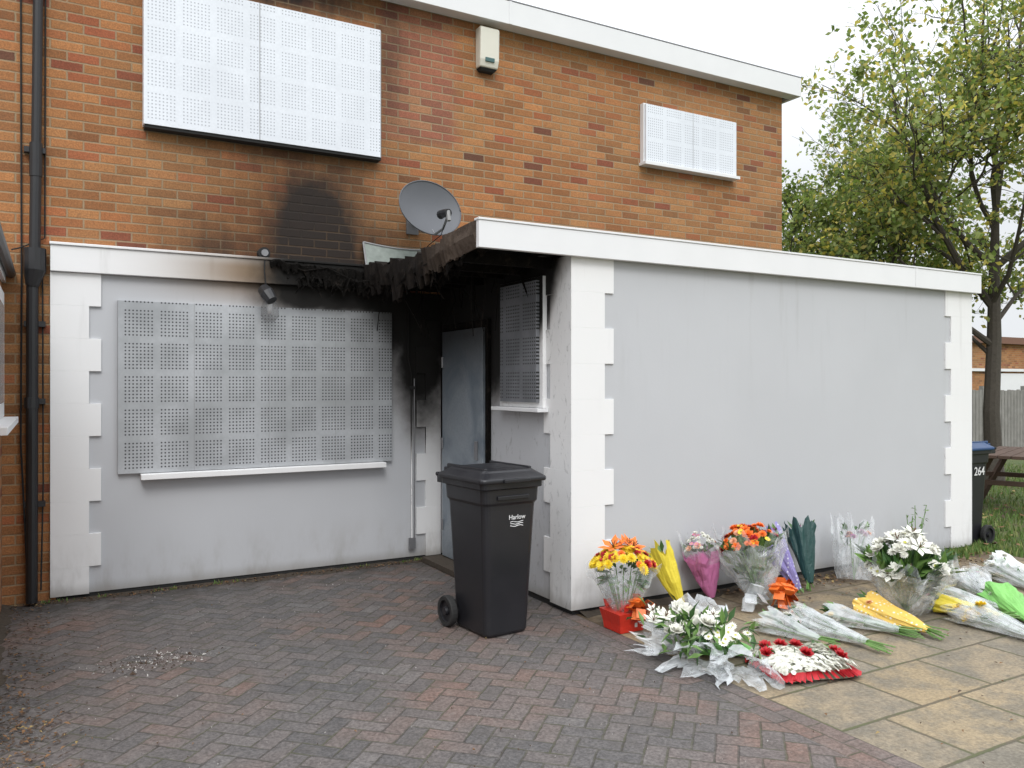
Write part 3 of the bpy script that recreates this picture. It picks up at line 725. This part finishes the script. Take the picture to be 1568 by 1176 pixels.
# tall stalk
b=B()
for i in range(5):
    x=6.95+R.uniform(-.10,.10); y=4.72; t=Vector((x+R.uniform(-.08,.08),y-.02,R.uniform(.35,.55))); b.tube([(x,y,0),(x,y,.2),t],.004,M_stem,4)
    for k in range(14): leafb(b,Vector((x,y,.1)).lerp(t,R.random()),rv(),.045,.015,M_leaf[1])
b.build('dry_weed_plant')
# 10 lying white lilies + daisies
def ex10(b):
    wrap(b,(3.40,3.60,.03),(3.18,3.50,.05),.09,.17,M_celw,True,.4,ruff=.9); wrap(b,(3.46,3.48,.03),(3.30,3.26,.05),.08,.17,M_celw,True,.4,ruff=.9)
    wrap(b,(3.56,3.86,.06),(3.78,4.14,.16),.08,.16,M_celw,True,.4,ruff=.9); wrap(b,(3.36,3.84,.04),(3.20,3.97,.10),.07,.14,M_celw,True,.3,ruff=.8)
    for i in range(22):
        c=Vector((3.38+R.gauss(0,.10),3.86+R.gauss(0,.10),.16+R.uniform(0,.10))); blossom(b,c,Vector((-.3,-.6,.8))+rv()*.4,R.uniform(.045,.07),'lily' if i%2 else 'rose',F['white'],F['centre'])
    for i in range(42):
        c=Vector((3.46+R.uniform(-.14,.14),3.62+R.uniform(-.13,.12),.14+R.uniform(0,.05))); blossom(b,c,Vector((-.2,-.5,.9))+rv()*.3,R.uniform(.028,.036),'daisy',F['white'],F['centre'])
    for i in range(220):
        c=Vector((3.41+R.gauss(0,.12),3.76+R.gauss(0,.15),.09+R.uniform(0,.13))); leafb(b,c,rv()+Vector((0,0,.5)),.12,.035,R.choice(M_leaf))
bouquet('white_lily_bouquet',(3.68,3.56,.04),(3.50,3.80,.07),.13,M_lime,[('mum','white',3,.03,'centre')],nleaf=10,flat=True,extra=ex10)
# 11 flower pillow
b=B(); pc=Vector((3.78,3.28,0)); ang=math.radians(-18); ca,sa=math.cos(ang),math.sin(ang)
def PL(u,v,z): return Vector((pc.x+u*ca-v*sa,pc.y+u*sa+v*ca,z))
def pillow(hx,hy,h,k=12,n=40):
    r=[]
    for j in range(k+1):
        q=1-j/k*.98; zz=.025+h*math.sqrt(max(0,1-q**4)); row=[]
        for i in range(n):
            a=2*math.pi*i/n; cc,s_=math.cos(a),math.sin(a); e=.42
            x=math.copysign(abs(cc)**e,cc)*hx*q; y=math.copysign(abs(s_)**e,s_)*hy*q
            pin=1-.10*(1-abs(math.sin(2*a)))
            row.append(PL(x*pin,y*pin,zz))
        r.append(row)
    return r
M_foam=simple('pillow_foam',(.34,.36,.27),.9,0,.3,30)
pr=pillow(.25,.20,.06); b.loft([[Vector((p.x,p.y,.005)) for p in pr[0]]]+pr,M_foam)
edge=pr[0]
for i in range(len(edge)*3):
    a=edge[(i//3)%40]; c2=edge[(i//3+1)%40]; p=a.lerp(c2,(i%3)/3); d=(p-pc); d.z=0; d.normalize(); s_=Vector((-d.y,d.x,0))*.016
    e=d*R.uniform(.03,.045); z=Vector((0,0,R.uniform(-.02,.01))); q=p+Vector((0,0,.028))-d*.012
    b.add([q-s_,q+s_,p+s_+e+z,p-s_+e-z*.3],[(0,1,2,3)],F['red'])
for i in range(560):
    u=R.uniform(-.245,.245); v=R.uniform(-.195,.195); q=min(1,max(abs(u)/.25,abs(v)/.20)); z=.04+.06*math.sqrt(max(0,1-q**4))
    blossom(b,PL(u,v,z),Vector((u*2.5,v*2.5,.8))+rv()*.2,R.uniform(.016,.023),'daisy' if i%3 else 'mum',F['white'],F['white'])
for u,v in ((-.2,.04),(-.15,.15),(.03,.12),(-.01,-.06),(.19,-.09),(.21,.0),(-.04,.17)):
    q=min(1,max(abs(u)/.25,abs(v)/.20)); blossom(b,PL(u,v,.085+.04*(1-q)),Vector((u,v-.3,1)),.045,'rose',F['red'],F['red'])
for i in range(18):
    u=R.choice((-.18,0,.19))+R.uniform(-.07,.07); v=R.uniform(-.12,.16); leafb(b,PL(u,v,.10),rv()+Vector((0,0,.4)),.05,.02,M_leaf[0])
b.build('flower_pillow')
# lying wraps
bouquet('white_paper_bouquet',(4.44,3.34,.04),(4.40,3.86,.07),.12,M_celw,[('mum','white',12,.03,'centre'),('rose','peach',3,.03,'peach')],nleaf=40,flat=True,stems=.16,n2=M_cel)
bouquet('white_paper_bouquet',(4.22,3.52,.04),(4.18,3.92,.07),.12,M_celw,[('rose','white',9,.03,'centre')],nleaf=34,flat=True,stems=.12)
bouquet('white_paper_bouquet',(4.84,3.40,.04),(4.70,3.84,.06),.11,M_celw,[('mum','white',8,.03,'centre'),('mum','yellow',3,.025,'yellow')],nleaf=30,flat=True,stems=.14)
bouquet('yellow_dotted_bouquet',(5.0,3.30,.04),(5.04,3.80,.08),.14,M_yeld,[('mum','peach',6,.03,'yellow')],nleaf=10,flat=True,stems=.12)
bouquet('yellow_rose_bouquet',(5.45,2.85,.04),(5.55,3.38,.07),.14,M_celw,[('rose','yellow',14,.04,'yellow')],nleaf=36,flat=True,stems=.1,n2=M_cel)
bouquet('lime_wrapped_bouquet',(5.80,3.10,.04),(6.15,3.50,.09),.14,M_lime,[('mum','white',14,.035,'centre')],nleaf=20,flat=True,stems=.1)
bouquet('white_paper_bouquet',(6.1,3.5,.04),(6.42,3.9,.09),.15,M_celw,[('rose','white',16,.04,'centre'),('rose','pink',4,.03,'pink')],nleaf=44,flat=True,stems=.1,n2=M_cel)
bouquet('white_paper_bouquet',(6.75,3.55,.04),(7.0,4.0,.09),.14,M_celw,[('mum','white',14,.04,'yellow')],nleaf=40,flat=True,stems=.1)
bouquet('white_paper_bouquet',(6.0,4.0,.04),(5.95,4.3,.09),.12,M_wp,[('mum','white',10,.035,'yellow')],nleaf=30,flat=True,stems=.1)
bouquet('yellow_rose_bouquet',(6.35,3.0,.04),(6.60,3.4,.08),.13,M_celw,[('mum','yellow',12,.03,'yellow')],nleaf=30,flat=True,stems=.1)
bouquet('white_paper_bouquet',(7.3,3.9,.04),(7.35,4.2,.09),.12,M_wp,[('mum','white',8,.03,'yellow')],nleaf=20,flat=True,stems=.1)
bouquet('white_rose_bouquet',(5.95,3.35,.04),(5.82,3.78,.07),.12,M_celw,[('rose','white',9,.035,'centre'),('rose','pink',4,.03,'pink')],nleaf=40,flat=True,stems=.1)
bouquet('yellow_rose_bouquet',(5.75,3.25,.04),(5.60,3.64,.07),.10,M_yel,[('mum','yellow',6,.03,'yellow')],nleaf=20,flat=True,stems=.1)

# ---------------------------------------------------------------- litter
M_lit=[simple('fallen_leaf_brown',(.17,.09,.04),.8,0,.4,40),simple('fallen_leaf_yellow',(.28,.20,.08),.8,0,.3,40),simple('fallen_leaf_dark',(.07,.045,.03),.9,0,.4,40)]
M_chip=simple('ash_chip',(.42,.40,.38),.9,0,.4,40)
b=B()
def lit(x,y,s,z=.004,dk=False):
    a=R.uniform(0,6.28); c=Vector((x,y,z)); d=Vector((math.cos(a),math.sin(a),R.uniform(-.1,.5))); w=Vector((-d.y,d.x,R.uniform(-.3,.4)))
    b.add([c-d*s*.5+Vector((0,0,s*.2)),c+w*s*.3+Vector((0,0,.01)),c+d*s*.5+Vector((0,0,s*.2)),c-w*s*.3+Vector((0,0,.01))],[(0,1,2,3)],R.choices(M_lit,(.4,.05,.55) if dk else (.45,.2,.35))[0])
for i in range(420): lit(R.uniform(-.25,3.1),7.08-abs(R.gauss(0,.06)),R.uniform(.01,.03),dk=True)
for i in range(620): lit(R.uniform(4.6,8.0),4.83-abs(R.gauss(0,.2)),R.uniform(.02,.05))
for i in range(300): lit(-.25+abs(R.gauss(0,.14)),R.uniform(3.6,7.0),R.uniform(.015,.035),dk=True)
for i in range(240): lit(R.gauss(-.12,.12),R.gauss(4.4,.3),R.uniform(.015,.035),dk=i%3>0)
for i in range(120): lit(R.uniform(-.2,3.2),R.uniform(2.5,7.),R.uniform(.008,.02),dk=True)
for i in range(130): lit(R.uniform(3.3,7.5),R.uniform(2.,4.6),R.uniform(.012,.03),dk=True)
for i in range(900): lit(R.uniform(8.1,14),R.uniform(3.,12),R.uniform(.05,.09),.03)
b.build('fallen_leaves')
b=B()
for i in range(300):
    x=R.gauss(.53,.15); y=R.gauss(5.28,.09); s=R.uniform(.003,.012)*(1.9 if R.random()<.06 else 1)
    p=[Vector((x,y,0))+Vector((R.uniform(-1,1),R.uniform(-1,1),0))*s for _ in range(3)]+[Vector((x,y,s*.8))]
    b.add(p,[(0,1,3),(1,2,3),(2,0,3)],M_chip if R.random()<.6 else M_lit[2])
for i in range(520):
    x=R.uniform(-.1,3.2); y=R.uniform(2.2,7); s=R.uniform(.002,.006)
    p=[Vector((x,y,-.003))+Vector((R.uniform(-1,1),R.uniform(-1,1),0))*s for _ in range(3)]+[Vector((x,y,s*.8))]
    b.add(p,[(0,1,3),(1,2,3),(2,0,3)],M_chip if R.random()<.6 else M_lit[2])
b.build('ash_debris')
# soil fillet
b=B()
def fillet(p0,p1,w,h,n=90):
    p0=Vector(p0);p1=Vector(p1); d=(p1-p0).normalized(); s=Vector((d.y,-d.x,0)); rings=[]
    for i in range(n+1):
        p=p0.lerp(p1,i/n); q=abs(noise.noise(p*4))+.35+noise.noise(p*15)*.3; q2=.5+abs(noise.noise(p*9))
        rings.append([p+Vector((0,0,h*q2)),p+s*w*q*.4+Vector((0,0,h*.6*q2)),p+s*w*q-Vector((0,0,.003))])
    b.loft(rings,M_soil,False,False,False)
fillet((-.1,7.1,0),(3.2,7.1,0),.14,.02); fillet((3.3,4.86,0),(8.02,4.86,0),.16,.02); fillet((-.31,4,0),(-.31,7.1,0),.12,.03)
b.build('soil_edge')
# grass
b=B(); MG=[simple('grass_blade',(.10,.18,.035),.6,0,.4,30),simple('grass_blade_yellow',(.20,.23,.07),.6,0,.3,30)]
def blade(x,y,h):
    a=R.uniform(0,6.28); w=.006+h*.02; c=Vector((x,y,-.01)); s=Vector((math.cos(a),math.sin(a),0))*w; l=Vector((R.uniform(-1,1),R.uniform(-1,1),0))*h*.4
    b.add([c-s,c+s,c+l*.4+Vector((0,0,h*.6))+s*.6,c+l+Vector((0,0,h)),c+l*.4+Vector((0,0,h*.6))-s*.6],[(0,1,2,3,4)],MG[R.random()<.3])
for i in range(30000):
    x=8.08+R.random()**1.5*9; y=R.uniform(3.2,13)
    if y<x*.45-.5: continue
    blade(x,y,R.uniform(.03,.09))
for i in range(900): blade(R.uniform(6.9,8.1),4.84-abs(R.gauss(0,.10)),R.uniform(.02,.09))
for k in range(14):
    cx=R.uniform(-.2,3.1)
    for i in range(7): blade(cx+R.gauss(0,.02),7.06,R.uniform(.02,.05))
b.build('grass')

# ---------------------------------------------------------------- background
FE=empty('wooden_fence'); M_fw=simple('fence_timber',(.24,.23,.215),.85,0,.35,6); b=B()
x=9.
while x<42:
    b.box(x,x+.11,11.6,11.62,.05,1.5+R.uniform(-.015,.015),M_fw); x+=.135
for z in (.4,1.2): b.box(9,42,11.622,11.67,z,z+.08,M_fw)
x=9.
while x<42: b.box(x,x+.1,11.67,11.77,0,1.6,M_fw); x+=1.8
b.build('boards',FE)
BH=empty('brick_house'); b=B(); b.box(20,60,17.6,26,0,3.15,M_brickX); b.build('walls',BH)
b=B(); b.box(19.8,60.2,17.4,17.58,3.15,3.4,simple('brown_fascia',(.18,.09,.06),.7)); b.box(19.8,60.2,17.58,26,3.2,3.38,M_felt); b.build('roof',BH)
b=B()
for k in range(9): b.box(22+k*4,24.6+k*4,17.56,17.59,.05,2.05,M_fascia)
b.box(20,60,17.5,17.59,2.12,2.22,M_fascia); b.build('garage_doors',BH)
PT=empty('picnic_table',(11.12,6.10,0),math.radians(20)); M_wd=simple('weathered_wood',(.09,.055,.04),.8,0,.4,8); b=B()
for k in range(5): b.box(-.9,.9,-.35+k*.145,-.35+k*.145+.13,.72,.76,M_wd)
for s in (-1,1):
    b.box(-.9,.9,s*.72-.12,s*.72+.12,.42,.46,M_wd)
    b.box(s*.6-.03,s*.6+.03,-.8,.8,.36,.42,M_wd)
    b.tube([(s*.6,-.55,0),(s*.6,-.2,.72)],.045,M_wd,4); b.tube([(s*.6,.55,0),(s*.6,.2,.72)],.045,M_wd,4)
b.build('planks',PT,.004)

# trees
M_bark=simple('bark',(.065,.056,.045),.95,0,.4,25,1.)
def leafmat(n,c):
    g=G(n); nn=g.noise(3,2)
    col=g.mix(g.ss(nn,.35,.65),tuple(x*.75 for x in c),tuple(x*1.25 for x in c))
    g.fin(col,.5,0,.3)
    tr=g.n('ShaderNodeBsdfTranslucent'); g.put(tr.inputs[0],g.mix(1.,col,(1.4,1.45,.9),'MULTIPLY')); ms=g.n('ShaderNodeMixShader'); ms.inputs[0].default_value=.4
    g.l(g.b.outputs[0],ms.inputs[1]); g.l(tr.outputs[0],ms.inputs[2]); g.l(ms.outputs[0],g.out.inputs[0]); return g.mat
ML=[leafmat('tree_leaf_green',(.15,.21,.06)),leafmat('tree_leaf_light',(.28,.33,.12)),leafmat('tree_leaf_yellow',(.50,.43,.12))]
rt=Vector((.8704,-.4924,0)); fw=Vector((.4924,.8704,0))
def tree(name,base,limbs,trunk,nleaf,leafs,weights,seed,ls=(.038,.066)):
    rnd=random.Random(seed); E=empty(name); bb=B(); lb=B(); twigs=[]
    base=Vector(base)
    tp=[base+Vector(p) for p in trunk[0]]; bb.tube(tp,trunk[1],M_bark,10)
    def grow(p,d,L,r,lev):
        n=5; pts=[p]; rs=[r]; dd=d.normalized()
        for i in range(n):
            dd=(dd+Vector((rnd.gauss(0,.16),rnd.gauss(0,.16),rnd.gauss(.03,.12)))).normalized()
            pts.append(pts[-1]+dd*L/n); rs.append(r*(1-.8*(i+1)/n)+.0015)
        bb.tube(pts,rs,M_bark,6 if lev<2 else 4)
        if lev>=2: twigs.append((pts,lev))
        if lev<3:
            k=(7,6,5)[lev]
            for i in range(k):
                t=rnd.uniform(.25,1.); q=min(n-1,int(t*n)); c=pts[q].lerp(pts[q+1],t*n-q)
                nd=(dd*.7+Vector((rnd.gauss(0,.7),rnd.gauss(0,.7),rnd.gauss(.1,.5)))).normalized()
                grow(c,nd,L*rnd.uniform(.38,.58),rs[q]*.5,lev+1)
    for (h,tgt,r,lev) in limbs:
        p=base+Vector(h); t=base+rt*tgt[0]+fw*tgt[1]+Vector((0,0,tgt[2])); grow(p,t-p,(t-p).length,r*.75,lev)
    wts=[rnd.uniform(.05,1.)**1.6 for _ in twigs]
    for (pts,lev) in rnd.choices(twigs,wts,k=nleaf):
        t=rnd.random()**.7*(len(pts)-1.001); q=int(t); c=pts[q].lerp(pts[q+1],t-q)+Vector((rnd.gauss(0,1),rnd.gauss(0,1),rnd.gauss(0,1)))*.07
        s=rnd.uniform(*ls); d=Vector((rnd.gauss(0,1),rnd.gauss(0,1),rnd.gauss(-.3,1))).normalized(); w=d.cross(Vector((rnd.gauss(0,1),rnd.gauss(0,1),rnd.gauss(0,1)))).normalized()
        lb.add([c,c+d*s+w*s*.6,c+d*s*2,c+d*s-w*s*.6],[(0,1,2,3)],rnd.choices(leafs,weights)[0])
    bb.build('trunk_and_branches',E); lb.build('foliage',E)
T1=(13.67,7.9,0)
limbs=[((0,0,2.3),(-1.9,-.6,4.0),.07,0),((0.05,0,2.9),(-3.4,-.8,5.6),.085,0),((.05,0,3.6),(-2.3,.3,5.4),.07,0),((.1,0,4.2),(-1.4,.2,6.4),.06,0),((.1,0,4.6),(-.2,.4,8.2),.08,0),((.1,0,4.6),(.9,-.3,8.6),.08,0),
 ((.1,0,3.6),(2.2,.3,6.0),.08,0),((0,0,2.6),(1.6,.8,4.2),.06,0),((0,0,3.),(.3,1.9,5.4),.07,0),((0,0,3.),(-.2,-1.8,5.2),.06,0),((.1,0,4.4),(-.6,.3,7.6),.06,0),((0,0,2.1),(-1.2,.8,3.2),.05,0)]
tree('field_maple_tree',T1,limbs,([(0,0,-.05),(.02,0,.5),(-.03,0,1.2),(.05,0,2.4),(.05,0,3.6),(.1,0,4.7)],[.2,.14,.125,.11,.08,.05]),22000,ML,[.35,.4,.25],3)
T2=(13.9,10.9,0)
limbs2=[((0,0,2.),(-2.,-.3,4.2),.07,0),((0,0,2.6),(-2.3,0,5.4),.08,0),((0,0,3),(-1.0,0,6.0),.08,0),((0,0,3),(.4,.3,6.3),.08,0),((0,0,2.6),(1.8,0,5.7),.08,0),((0,0,2.),(1.9,.2,4.3),.07,0),((0,0,2.5),(0,-1.5,4.8),.06,0),((0,0,2.5),(0,1.6,5.),.06,0),((0,0,1.8),(-1.2,-.4,3.4),.05,0),((0,0,1.8),(1.2,-.4,3.4),.05,0)]
tree('birch_tree',T2,limbs2,([(0,0,-.05),(.03,0,1.5),(0,0,3.1)],[.14,.10,.07]),26000,ML,[.55,.38,.07],11)
# distant hedge/trees
b=B(); rnd=random.Random(5)
for i in range(9000):
    x=rnd.uniform(16,60); y=27+rnd.gauss(0,1.2); h=2.8+1.6*noise.noise(Vector((x*.3,0,0)))+1.; z=rnd.uniform(.5,h)
    s=rnd.uniform(.12,.22); d=Vector((rnd.gauss(0,1),rnd.gauss(0,1),rnd.gauss(0,1))).normalized(); w=d.orthogonal().normalized(); c=Vector((x,y,z))
    b.add([c,c+d*s+w*s*.6,c+d*s*2,c+d*s-w*s*.6],[(0,1,2,3)],ML[0])
b.build('distant_trees')

# ---------------------------------------------------------------- light
el=math.radians(45)
wd=bpy.data.worlds.new('World'); sc.world=wd; wd.use_nodes=True; nt=wd.node_tree; nt.nodes.clear()
out=nt.nodes.new('ShaderNodeOutputWorld'); bg=nt.nodes.new('ShaderNodeBackground'); bg.inputs[1].default_value=.1
sky=nt.nodes.new('ShaderNodeTexSky'); sky.sky_type='NISHITA'; sky.sun_disc=False; sky.sun_elevation=el
sund=Vector((-.25,-.75,0)).normalized()   # direction TOWARDS the sun (horizontal)
az=math.atan2(sund.x,sund.y); sky.sun_rotation=az; sky.dust_density=4; sky.air_density=1.5
tc=nt.nodes.new('ShaderNodeTexCoord'); sx=nt.nodes.new('ShaderNodeSeparateXYZ'); nt.links.new(tc.outputs['Generated'],sx.inputs[0])
mr=nt.nodes.new('ShaderNodeMapRange'); nt.links.new(sx.outputs[2],mr.inputs[0]); mr.inputs[1].default_value=0.2; mr.inputs[2].default_value=.95; mr.inputs[3].default_value=9.3; mr.inputs[4].default_value=27.
cl=nt.nodes.new('ShaderNodeVectorMath'); cl.operation='SCALE'; cl.inputs[0].default_value=(.955,.985,1.025); nt.links.new(mr.outputs[0],cl.inputs['Scale'])
mx=nt.nodes.new('ShaderNodeMix'); mx.data_type='RGBA'; mx.inputs[0].default_value=.93; nt.links.new(sky.outputs[0],mx.inputs[6]); nt.links.new(cl.outputs[0],mx.inputs[7])
nt.links.new(mx.outputs[2],bg.inputs[0]); nt.links.new(bg.outputs[0],out.inputs[0])
sd=bpy.data.lights.new('sun','SUN'); sd.energy=1.25; sd.angle=math.radians(24); sd.color=(1,.985,.965)
so=bpy.data.objects.new('sun',sd); sc.collection.objects.link(so)
dirv=Vector((sund.x*math.cos(el),sund.y*math.cos(el),math.sin(el)))
so.rotation_euler=dirv.to_track_quat('Z','Y').to_euler()

# ---------------------------------------------------------------- camera
cd=bpy.data.cameras.new('camera'); cd.sensor_width=36; cd.lens=28.7; cd.clip_end=1500
co=bpy.data.objects.new('camera',cd); sc.collection.objects.link(co); co.location=(0,0,1.65)
co.rotation_euler=(math.radians(90),0,math.radians(-29.5)); sc.camera=co
